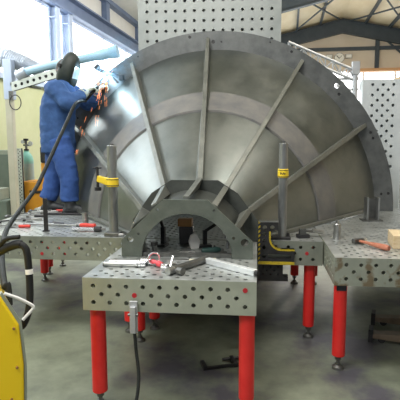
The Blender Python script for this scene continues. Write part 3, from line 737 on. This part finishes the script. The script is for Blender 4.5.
# black earth lead with gun-like holder at the machine
t = thing('electrode_holder', 'black electrode holder and lead curving down beside the yellow machine', 'welding gun', (-1.25, 2.25, 1.05))
MB().tube([(-.12, 0, .0), (-.05, 0, .045), (.02, 0, .075), (.05, .0, .075)], [.02, .022, .024, .022], 12, 4).build('holder', 'rubber', t)
MB().tube([(-.10, 0, .015), (-.03, -.01, .10), (.045, 0, .115)], .012, 10, 4).build('lever', 'rubber', t)
MB().tube([(.04, 0, .08), (.075, 0, .05), (.09, -.01, -.05), (.10, -.03, -.18), (.095, -.05, -.27), (.07, -.06, -.33), (.03, .0, -.35)], .018, 12, 5).build('lead', 'rubber', t)
tag(MB().cyl((.092, -.012, -.05), (.094, -.014, -.075), .0195, n=14).build('sleeve', 'panel_grey', t), 'pale marking sleeve')

# ------------------------------------------------------------------ left background
t = thing('gas_cylinder', 'tall gas cylinder with teal shoulder behind the table of the welder', 'gas cylinder', (-4.235, 8.3, 0))
MB().lathe([(.11, 0), (.118, .02), (.118, 1.30)], n=24).build('body', 'cyl_grey', t)
tag(MB().lathe([(.1185, 1.27), (.117, 1.33), (.10, 1.40), (.07, 1.45), (.045, 1.475), (.045, 1.50)], n=24).build('shoulder', 'teal', t), 'teal painted shoulder')
MB().lathe([(.045, 1.50), (.045, 1.53)], n=16).build('neck_ring', 'black', t)
MB().cyl((0, 0, 1.53), (0, 0, 1.68), .022, n=12).cyl((-.05, 0, 1.60), (.09, 0, 1.60), .018, n=10).build('valve', 'dark_steel', t)
MB().cyl((.09, -.03, 1.63), (.09, .0, 1.63), .04, n=16).cyl((-.05, -.03, 1.66), (-.05, 0, 1.66), .035, n=16).build('gauge', 'lattice', t)
MB().cyl((0, 0, 1.68), (0, 0, 1.72), .045, n=12).build('handwheel', 'black', t)
t = thing('tool_cart', 'orange equipment cart behind the blue trouser legs', 'cart', (-3.90, 7.7, 0))
MB().box((-.17, 0, .12), (.42, .5, .98)).build('cabinet', 'orange', t, bevel=.015)
MB().box((.20, .03, .98), (.40, .45, 1.30)).build('upper_box', 'orange', t, bevel=.01)
MB().box((.20, .0, 1.30), (.36, .4, 1.58)).build('motor', 'black', t, bevel=.03)
MB().box((.0, -.012, .78), (.28, .0, .83)).build('label_plate', 'black', t)
for x in (-.1, .35): MB().cyl((x, .1, .06), (x, .16, .06), .06, n=14).build('wheel', 'black', t)
t = thing('steel_cabinet', 'grey green steel cabinet against the green wall', 'cabinet', (-4.28, 7.55, 0))
MB().box((-.35, 0, 0), (.17, .40, 1.52)).build('body', 'cabinet', t, bevel=.008)
MB().box((-.30, -.015, .1), (.14, 0, 1.45)).build('door', 'cab_dark', t, bevel=.004)
t = thing('perforated_rail', 'pale perforated rail standing between cabinet and gas cylinder', 'rail', (-4.09, 7.60, 0))
MB().holed((0, 0, 0), (1, 0, 0), (0, 0, 1), .12, 1.55, .06, .014, .02, True).build('plate', 'arm_grey', t, recalc=False)
MB().box((0, .03, 0), (.12, .05, 1.55)).build('back_plate', 'black', t)
t = thing('crate', 'dark green crate on the floor before the grey green cabinet', 'crate', (-4.12, 7.05, 0))
MB().box((-.25, -.18, 0), (.25, .18, .75)).build('body', 'cab_dark', t, bevel=.01); MB().box((-.26, -.19, .75), (.1, .19, .93)).build('lid', 'cabinet', t, bevel=.01)
# extraction arm
t = thing('fume_extraction_arm', 'fume extraction arm with silver duct and pale blue pipe along the window wall', 'extraction arm', (-3.80, 7.0, 0))
MB().box((-.05, -.05, 0), (.05, .05, 2.45)).build('post', 'post_tan', t, bevel=.006)
MB().box((-.06, -.06, 2.3), (.08, .06, 2.90)).build('post_head', 'col_blue', t, bevel=.01)
MB().holed((.08, -.06, 2.42), Vector((.965, 0, .262)).normalized(), Vector((-.262, 0, .965)).normalized(), .75, .13, .10, .026, .02, False, margin=.01).build('perforated_boom', 'arm_grey', t, recalc=False)
MB().add([(.08, -.03, 2.425), (.80, -.03, 2.622), (.77, -.03, 2.735), (.05, -.03, 2.54), (.08, .02, 2.425), (.80, .02, 2.622), (.77, .02, 2.735), (.05, .02, 2.54)], [(0, 1, 2, 3), (7, 6, 5, 4), (0, 4, 5, 1), (1, 5, 6, 2), (2, 6, 7, 3), (3, 7, 4, 0)]).build('boom_shade_sheet', 'black', t)  # black sheet added behind the boom so its holes look shaded
d = MB(); pth = [Vector((-.9, .2, 3.05)), Vector((-.1, .2, 2.95)), Vector((.22, .18, 2.84)), Vector((.42, .16, 2.76))]
pp = []; rr = []
for k in range(61):
    f_ = k / 60 * 3; i = min(int(f_), 2); pp.append(pth[i].lerp(pth[i + 1], f_ - i)); rr.append((.155 - .06 * k / 60) * (1 + .07 * (k % 2)))
d.tube(pp, rr, 18, 1).build('flexible_duct', 'duct', t, angle=.2)
MB().tube([(.20, -.02, 2.66), (.27, -.02, 2.70), (.8, -.02, 2.82), (1.2, 0, 2.89), (1.40, .0, 2.93)], .062, 16, 4).build('pipe', 'pipe_blue', t)
MB().cyl((.16, -.02, 2.64), (.30, -.02, 2.71), .085, n=18).build('pipe_joint', 'duct', t)
MB().lathe([(.062, 0), (.075, .05), (.075, .20), (.095, .36), (.088, .36)], n=18, mx=Matrix.Translation((1.36, .0, 2.92)) @ Matrix.Rotation(1.38, 4, 'Y')).build('nozzle', 'pipe_blue', t)
MB().cyl((.05, -.02, 2.52), (.52, -.02, 2.46), .012, n=8).build('stay', 'dark_steel', t)
lp = MB(); lp.tube([(.05, -.07, 2.38)] + [(.13 + .09 * math.sin(a), -.08, 2.25 + .11 * math.cos(a)) for a in [-.6 + 2 * PI * k / 12 for k in range(13)]], .008, 8, 2)
lp.build('cable_loop', 'black', t)
MB().box((.03, -.08, 2.28), (.09, -.05, 2.42)).build('switch_box', 'dark_steel', t)

# ------------------------------------------------------------------ welder
P = thing('person', 'person in blue work suit and dark welding hood, bending to weld the ring', 'person', (-2.275, 5.25, T))
ox, oy, oz = -2.30, 5.10, T
def V(x, y, z): return Vector((x - ox, y - oy, z - oz))
def torso_rings(rows, n=28, pw=2.4):
    rs = []
    for z, x, y, rx, ry in rows:
        ring = []
        for k in range(n):
            a = 2 * PI * k / n; c, s = math.cos(a), math.sin(a)
            q = (abs(c) ** pw + abs(s) ** pw) ** (-1 / pw)
            ring.append(V(x + rx * c * q, y + ry * s * q, z))
        rs.append(ring)
    return rs
sh_r, el_r, wr_r = (-2.25, 4.93, 2.23), (-2.07, 4.86, 2.06), (-1.98, 5.10, 2.21)
sh_l, el_l, wr_l = (-2.22, 5.30, 2.23), (-2.03, 5.38, 2.10), (-1.92, 5.34, 2.27)
hp_r, kn_r, an_r = (-2.26, 4.99, 1.68), (-2.14, 4.94, 1.27), (-2.13, 4.93, .93)
hp_l, kn_l, an_l = (-2.35, 5.17, 1.68), (-2.40, 5.13, 1.27), (-2.47, 5.11, .93)
# body
b = MB()
b.rings(torso_rings([(1.62, -2.31, 5.10, .10, .15), (1.75, -2.31, 5.10, .12, .16), (1.95, -2.31, 5.10, .11, .155), (2.12, -2.28, 5.11, .12, .17), (2.26, -2.24, 5.12, .09, .16), (2.31, -2.22, 5.12, .05, .07)]))
b.tube([V(-2.22, 5.12, 2.26), V(-2.20, 5.125, 2.36), V(-2.19, 5.13, 2.44)], [.06, .055, .06], 14, 4)
def headfn(p):
    q = p.copy()
    if q.z < -.2: q.y *= 1 + .35 * (q.z + .2); q.x *= 1 + .15 * (q.z + .2)
    return q
HM = Matrix.Translation(V(-2.215, 5.13, 2.465)) @ Matrix.Rotation(-.18, 4, 'Z') @ Matrix.Rotation(.40, 4, 'Y')
b.ell((0, 0, 0), (.098, .078, .118), 20, 14, HM, headfn)
b.ell((.098, 0, -.02), (.022, .014, .022), 10, 8, HM); b.ell((.088, 0, -.062), (.018, .028, .012), 10, 8, HM); b.ell((.075, 0, -.10), (.025, .03, .02), 10, 8, HM)
for s in (-1, 1):
    b.ell((-.005, s * .078, -.01), (.018, .010, .030), 10, 8, HM); b.ell((.082, s * .032, .012), (.014, .014, .010), 10, 8, HM)
for sh, el, wr in ((sh_r, el_r, wr_r), (sh_l, el_l, wr_l)):
    b.tube([V(*sh), V(*el), V(*wr)], [.06, .046, .034], 12, 6)
for hp, kn, an in ((hp_r, kn_r, an_r), (hp_l, kn_l, an_l)):
    b.tube([V(*hp), V(*kn), V(*an)], [.09, .06, .045], 12, 6)
body = voxel(b.build('body', 'skin', P), .009, 5)
# face details under the hood and hair
h = MB()
def hairfn(p):
    q = p.copy()
    if q.x > .35 and q.z < .55: q.x *= .2
    if q.z < -.35: q.z = -.35
    return q
h.ell((-.006, 0, .012), (.103, .084, .118), 20, 14, HM, hairfn); h.build('hair', 'hair', P)
# jacket
j = MB()
j.rings(torso_rings([(1.53, -2.305, 5.09, .185, .215), (1.62, -2.31, 5.09, .182, .212), (1.76, -2.315, 5.09, .176, .205), (1.92, -2.31, 5.10, .178, .212), (2.06, -2.30, 5.10, .178, .226), (2.17, -2.275, 5.11, .165, .226), (2.26, -2.245, 5.11, .125, .19), (2.33, -2.22, 5.12, .085, .10), (2.37, -2.20, 5.12, .075, .08)]))
for sh, el, wr in ((sh_r, el_r, wr_r), (sh_l, el_l, wr_l)):
    s0 = V(*sh); e0 = V(*el); w0 = V(*wr)
    j.tube([s0 + Vector((-.06, (.06 if sh is sh_r else -.06), -.01)), s0, s0.lerp(e0, .55), e0, e0.lerp(w0, .5), e0.lerp(w0, .93)], [.10, .105, .092, .085, .074, .062], 16, 5)
jk = voxel(j.build('jacket', 'cloth', P), .012, 4, .011, 8)
cl = MB(); rr = []
for k in range(25):
    a = 2 * PI * k / 24; c0 = V(-2.185, 5.122, 2.375); rr.append([c0 + Vector((.075 * math.cos(a), .08 * math.sin(a), -.012 + .02 * -math.cos(a))), c0 + Vector((.085 * math.cos(a), .09 * math.sin(a), -.035 + .02 * -math.cos(a))), c0 + Vector((.083 * math.cos(a), .088 * math.sin(a), .03 + .02 * -math.cos(a)))])
cl.rings(rr[:-1] + [rr[0]], True, False, True).build('collar', 'cloth', P)
# trousers
r = MB()
r.rings(torso_rings([(1.50, -2.31, 5.10, .14, .175), (1.60, -2.31, 5.10, .155, .19), (1.72, -2.31, 5.10, .155, .19)]))
for hp, kn, an in ((hp_r, kn_r, an_r), (hp_l, kn_l, an_l)):
    h0, k0, a0 = V(*hp), V(*kn), V(*an)
    r.tube([h0, h0.lerp(k0, .5), k0, k0.lerp(a0, .5), a0 + Vector((0, 0, .055))], [.13, .122, .108, .102, .098], 16, 5)
voxel(r.build('trousers', 'cloth2', P), .012, 4, .011, 8)
# boots
for an, rz_, nm in ((an_r, .25, 'r'), (an_l, .15, 'l')):
    m = MB(); base = Matrix.Translation(V(an[0], an[1], T + .001)) @ Matrix.Rotation(rz_, 4, 'Z')
    m.tube([(0, 0, .19), (0, 0, .06)], [.066, .062], 14, 1, base)
    secs = []
    for x, wd, ht in ((-.085, .032, .05), (-.07, .042, .075), (0, .05, .12), (.08, .05, .10), (.14, .052, .08), (.19, .048, .07), (.225, .03, .05)):
        secs.append([Vector((x, wd * math.cos(a), max(0, ht * .5 + ht * .5 * math.sin(a)))) for a in [2 * PI * k / 16 for k in range(16)]])
    m.rings(secs, True, True, True, base)
    bt = voxel(m.build('boot', 'boot', P), .009, 3)
    so = MB(); ol = [(-.09, -.03), (-.07, -.048), (.0, -.05), (.10, -.053), (.18, -.05), (.225, -.03), (.235, 0), (.225, .03), (.18, .05), (.10, .053), (0, .044), (-.07, .045), (-.088, .03)]
    so.rings([[Vector((x, y, z)) for x, y in ol] for z in (0, .02)], True, True, False, base); so.build('sole', 'rubber', bt)
# hood
hd = MB()
def hoodfn(p):
    q = p.copy()
    if q.x < -.30: q.x = -.30 + (q.x + .30) * .25
    if q.z < 0: q.x += -.10 * q.z * (1 if q.x > 0 else 0)
    if q.x > 0: q.y *= 1 - .18 * q.x
    if q.x > .62: q.x = .62 + (q.x - .62) * .25
    if q.z < 0: q.x += -.22 * q.z * max(q.x, 0)
    if q.z > .2: q.z = .2 + (q.z - .2) * 1.28; q.x *= 1 - .15 * (q.z - .2)
    return q
hd.ell((.036, 0, -.010), (.165, .125, .182), 26, 16, HM, hoodfn)
hood = hd.build('welding_hood', 'hood', P, angle=.9)
vs_ = MB().box((.115, -.07, -.075), (.150, .07, .085), HM @ Matrix.Rotation(-.06, 4, 'Y')).build('visor_frame', 'hood', hood, bevel=.01)
MB().box((.146, -.06, -.06), (.156, .06, .07), HM @ Matrix.Rotation(-.06, 4, 'Y')).build('visor_glass', 'glass', hood)
for s in (-1, 1): MB().cyl((0, s * .115, .03), (0, s * .14, .03), .022, n=14, mx=HM).build('hinge_knob', 'black', hood)
# gloves with five fingers
def glove(wr, el, tgt, flip, name):
    w0 = V(*wr); d = (w0 - V(*el)).normalized()
    fwd = (V(*tgt) - w0).normalized(); side = fwd.cross(Vector((0, 0, 1))).normalized() * flip; up = side.cross(fwd).normalized() * flip
    m = MB(); L = lambda f, s_, u: w0 + fwd * f + side * s_ + up * u
    m.tube([w0 - d * .07, w0 - d * .02, L(.02, 0, 0)], [.066, .058, .045], 14, 3)
    m.rings([[L(f, wd * math.cos(a), th * math.sin(a) + uu) for a in [2 * PI * k / 14 for k in range(14)]] for f, wd, th, uu in ((.0, .034, .026, 0), (.04, .045, .025, .004), (.085, .047, .021, .006), (.10, .042, .018, .006))], True, True, True)
    for s_, ln, dr_ in ((-.034, .058, .0), (-.012, .068, .0), (.011, .064, .0), (.033, .05, .0)):
        m.tube([L(.07, s_ * .9, .006), L(.10, s_, .008), L(.10 + ln * .45, s_, -.008), L(.10 + ln * .55, s_, -.035), L(.10 + ln * .2, s_, -.052)], [.0115, .0125, .012, .011, .009], 10, 3)
    m.tube([L(.025, -.030, -.004), L(.055, -.058, -.022), L(.085, -.052, -.044), L(.108, -.030, -.056)], [.016, .014, .012, .010], 10, 3)
    return voxel(m.build('glove', 'leather', P), .0045, 2), L
g1, L1 = glove(wr_r, el_r, (-1.87, 5.24, 2.29), 1, 'r')
g2, L2 = glove(wr_l, el_l, (-1.80, 5.48, 2.33), 1, 'l')
# torch held in the near glove, and its cable
Wd = lambda v: v + P.location
g_c = Wd(L1(.115, 0, -.028)); tipd = Vector((.14, .20, .22)).normalized()
ARC = g_c + tipd * .235
t = thing('welding_torch', 'black welding torch held in the glove of the welder', 'welding torch', tuple(g_c))
MB().tube([-tipd * .13 + Vector((-.02, 0, -.03)), -tipd * .05, tipd * .07], [.016, .019, .016], 12, 4).build('handle', 'rubber', t)
MB().tube([tipd * .06, tipd * .12, tipd * .17], .009, 10, 3).build('neck', 'dark_steel', t)
MB().cyl(tipd * .155, tipd * .215, .014, n=12).build('nozzle', 'steel', t)
start = g_c - tipd * .13 + Vector((-.02, 0, -.03))
hs = MB().tube([tuple(start), (-1.91, 4.85, 2.05), (-1.92, 4.6, 1.83), (-1.92, 4.1, 1.41), (-1.92, 3.9, 1.25), (-1.86, 3.5, 1.12), (-1.7, 3.0, 1.05), (-1.51, 2.6, 0.98), (-1.33, 2.3, 0.89), (-1.30, 2.28, .90), (-1.28, 2.25, .8)], .017, 12, 8)
tag(hs.build('torch_cable', 'hose'), 'thick grey hose running from the welder down to the yellow machine', 'hose')
# clamp gripping the ring above the weld
t = thing('locking_pliers', 'dark locking clamp gripping the ring just above the weld', 'clamp', (-1.62, 5.52, 2.40))
MB().tube([(-.27, -.03, .11), (-.20, -.02, .07), (-.10, -.01, .05), (.0, 0, .0)], [.022, .02, .022, .024], 10, 4).build('arm', 'black', t)
MB().cyl((-.29, -.03, .10), (-.24, -.03, .14), .03, n=12).build('knob', 'black', t)
MB().box((-.02, -.03, -.03), (.04, .03, .03)).build('jaw', 'black', t, bevel=.006)
MB().cyl((-.12, -.02, .03), (-.02, -.03, -.06), .013, n=10).build('lever', 'black', t)

# ------------------------------------------------------------------ welding arc, sparks and smoke
ac = MB().ell((0, 0, 0), (.018, .018, .018), 12, 8).build('welding_arc', 'arc', loc=tuple(ARC)); tag(ac, 'bright white welding arc at the tip of the torch', 'arc')
sp = MB(); rnd = random.Random(3)
for i in range(60):
    br = rnd.choice(((-.05, -.2, -.55), (-.20, -.25, -.75), (.04, -.2, -.6), (-.26, -.3, -.85), (-.12, -.2, -.75), (.16, -.15, .10)))
    tt = .2 + .8 * rnd.random()
    v0 = Vector(br)
    p = ARC + Vector((v0.x * tt + rnd.gauss(0, .012), v0.y * tt, v0.z * tt ** 1.5 + .12 * tt * (1 - tt) * 2 + rnd.gauss(0, .01)))
    dn = Vector((v0.x, v0.y, v0.z * 1.5 * tt ** .5)).normalized()
    ln = .03 + .05 * rnd.random()
    sp.tube([p, p + dn * ln], [.0016, .0008], 6, 1)
tag(sp.build('sparks', 'spark'), 'orange sparks falling from the weld', 'sparks', kind='stuff')
def smoke():
    m = bpy.data.materials.new('weld_smoke'); m.use_nodes = True; nt = m.node_tree; N = nt.nodes; L = nt.links
    N.remove(N['Principled BSDF']); out = N['Material Output']
    vs = N.new('ShaderNodeVolumePrincipled'); vs.inputs['Color'].default_value = (.40, .74, 1, 1); vs.inputs['Anisotropy'].default_value = .2
    tc = N.new('ShaderNodeTexCoord'); g = N.new('ShaderNodeTexGradient'); g.gradient_type = 'SPHERICAL'
    L.new(tc.outputs['Object'], g.inputs['Vector'])
    nz = N.new('ShaderNodeTexNoise'); nz.inputs['Scale'].default_value = 3.2; nz.inputs['Detail'].default_value = 3; L.new(tc.outputs['Object'], nz.inputs['Vector'])
    r = N.new('ShaderNodeMapRange'); r.inputs['From Min'].default_value = .42; r.inputs['From Max'].default_value = .7; L.new(nz.outputs['Fac'], r.inputs['Value'])
    a = N.new('ShaderNodeMath'); a.operation = 'MULTIPLY'; L.new(g.outputs['Fac'], a.inputs[0]); L.new(r.outputs[0], a.inputs[1])
    c = N.new('ShaderNodeMath'); c.operation = 'MULTIPLY'; c.inputs[1].default_value = 4.5; L.new(a.outputs[0], c.inputs[0])
    L.new(c.outputs[0], vs.inputs['Density']); L.new(vs.outputs[0], out.inputs['Volume'])
    return m
M['smoke'] = smoke()
s = MB().ell((0, 0, 0), (1, 1, 1), 16, 10).build('welding_smoke', 'smoke', loc=(-1.68, 5.42, 2.60)); s.scale = (.38, .25, .30)
tag(s, 'bluish welding smoke rising from the weld', 'smoke', kind='stuff')

# ------------------------------------------------------------------ light
def lamp(name, kind, loc, energy, col, size=None, rot=(0, 0, 0)):
    l = bpy.data.lights.new(name, kind); l.energy = energy; l.color = col
    if kind == 'AREA': l.shape = 'RECTANGLE'; l.size, l.size_y = size
    if kind == 'POINT': l.shadow_soft_size = size
    o = bpy.data.objects.new(name, l); COL.objects.link(o); o.location = loc; o.rotation_euler = rot
    return o
lamp('arc_light', 'POINT', tuple(ARC + Vector((-.0, -.05, .01))), 7, (.5, .78, 1), .03)
lamp('hall_fill', 'AREA', (-1.5, 2.0, 6.0), 200, (1, .98, .93), (3.0, 1.2))  # added overhead fill without any fixture, likewise the next two
lamp('hall_fill', 'AREA', (2.5, 4.0, 6.8), 120, (1, .95, .86), (3.0, 1.2))
lamp('hall_fill', 'AREA', (1.0, 12.0, 6.6), 260, (1, .93, .82), (4.0, 3))
lamp('hall_fill', 'AREA', (-1.7, -.2, 4.5), 105, (1, .98, .93), (1.8, .8), (math.radians(20), 0, 0))  # added fill to brighten the front table and left cone panels
lamp('bay_fill', 'POINT', (-2.2, 9.5, 4.6), 260, (.95, .97, 1), .25)  # added point fill for fascia and eaves, no lamp hangs here
lamp('bay_fill', 'POINT', (3.2, 15, 5.0), 420, (1, .93, .80), .3)  # added point fill to brighten the far roof boards
lamp('window_daylight', 'AREA', (-5.0, 6.5, 3.9), 330, (.90, .96, 1), (9, 1.7), (0, -math.radians(80), HD))
W = bpy.data.worlds.new('World'); sc.world = W; W.use_nodes = True
W.node_tree.nodes['Background'].inputs[0].default_value = (.93, .96, 1, 1); W.node_tree.nodes['Background'].inputs[1].default_value = .30

# ------------------------------------------------------------------ camera
cd = bpy.data.cameras.new('Camera'); cam = bpy.data.objects.new('Camera', cd); COL.objects.link(cam)
cd.sensor_width = 36; cd.lens = 470 / 400 * 36; cd.shift_x = -12 / 400
cam.location = (0, 0, 1.64)
yaw = math.atan(46 / 470); pitch = math.atan(57 / 470)
cam.rotation_euler = (PI / 2 - pitch, 0, yaw)
sc.camera = cam
sc.view_settings.view_transform = 'Standard'; sc.view_settings.look = 'None'; sc.view_settings.gamma = 1; sc.view_settings.use_curve_mapping = False
sc.view_settings.exposure = 0.3
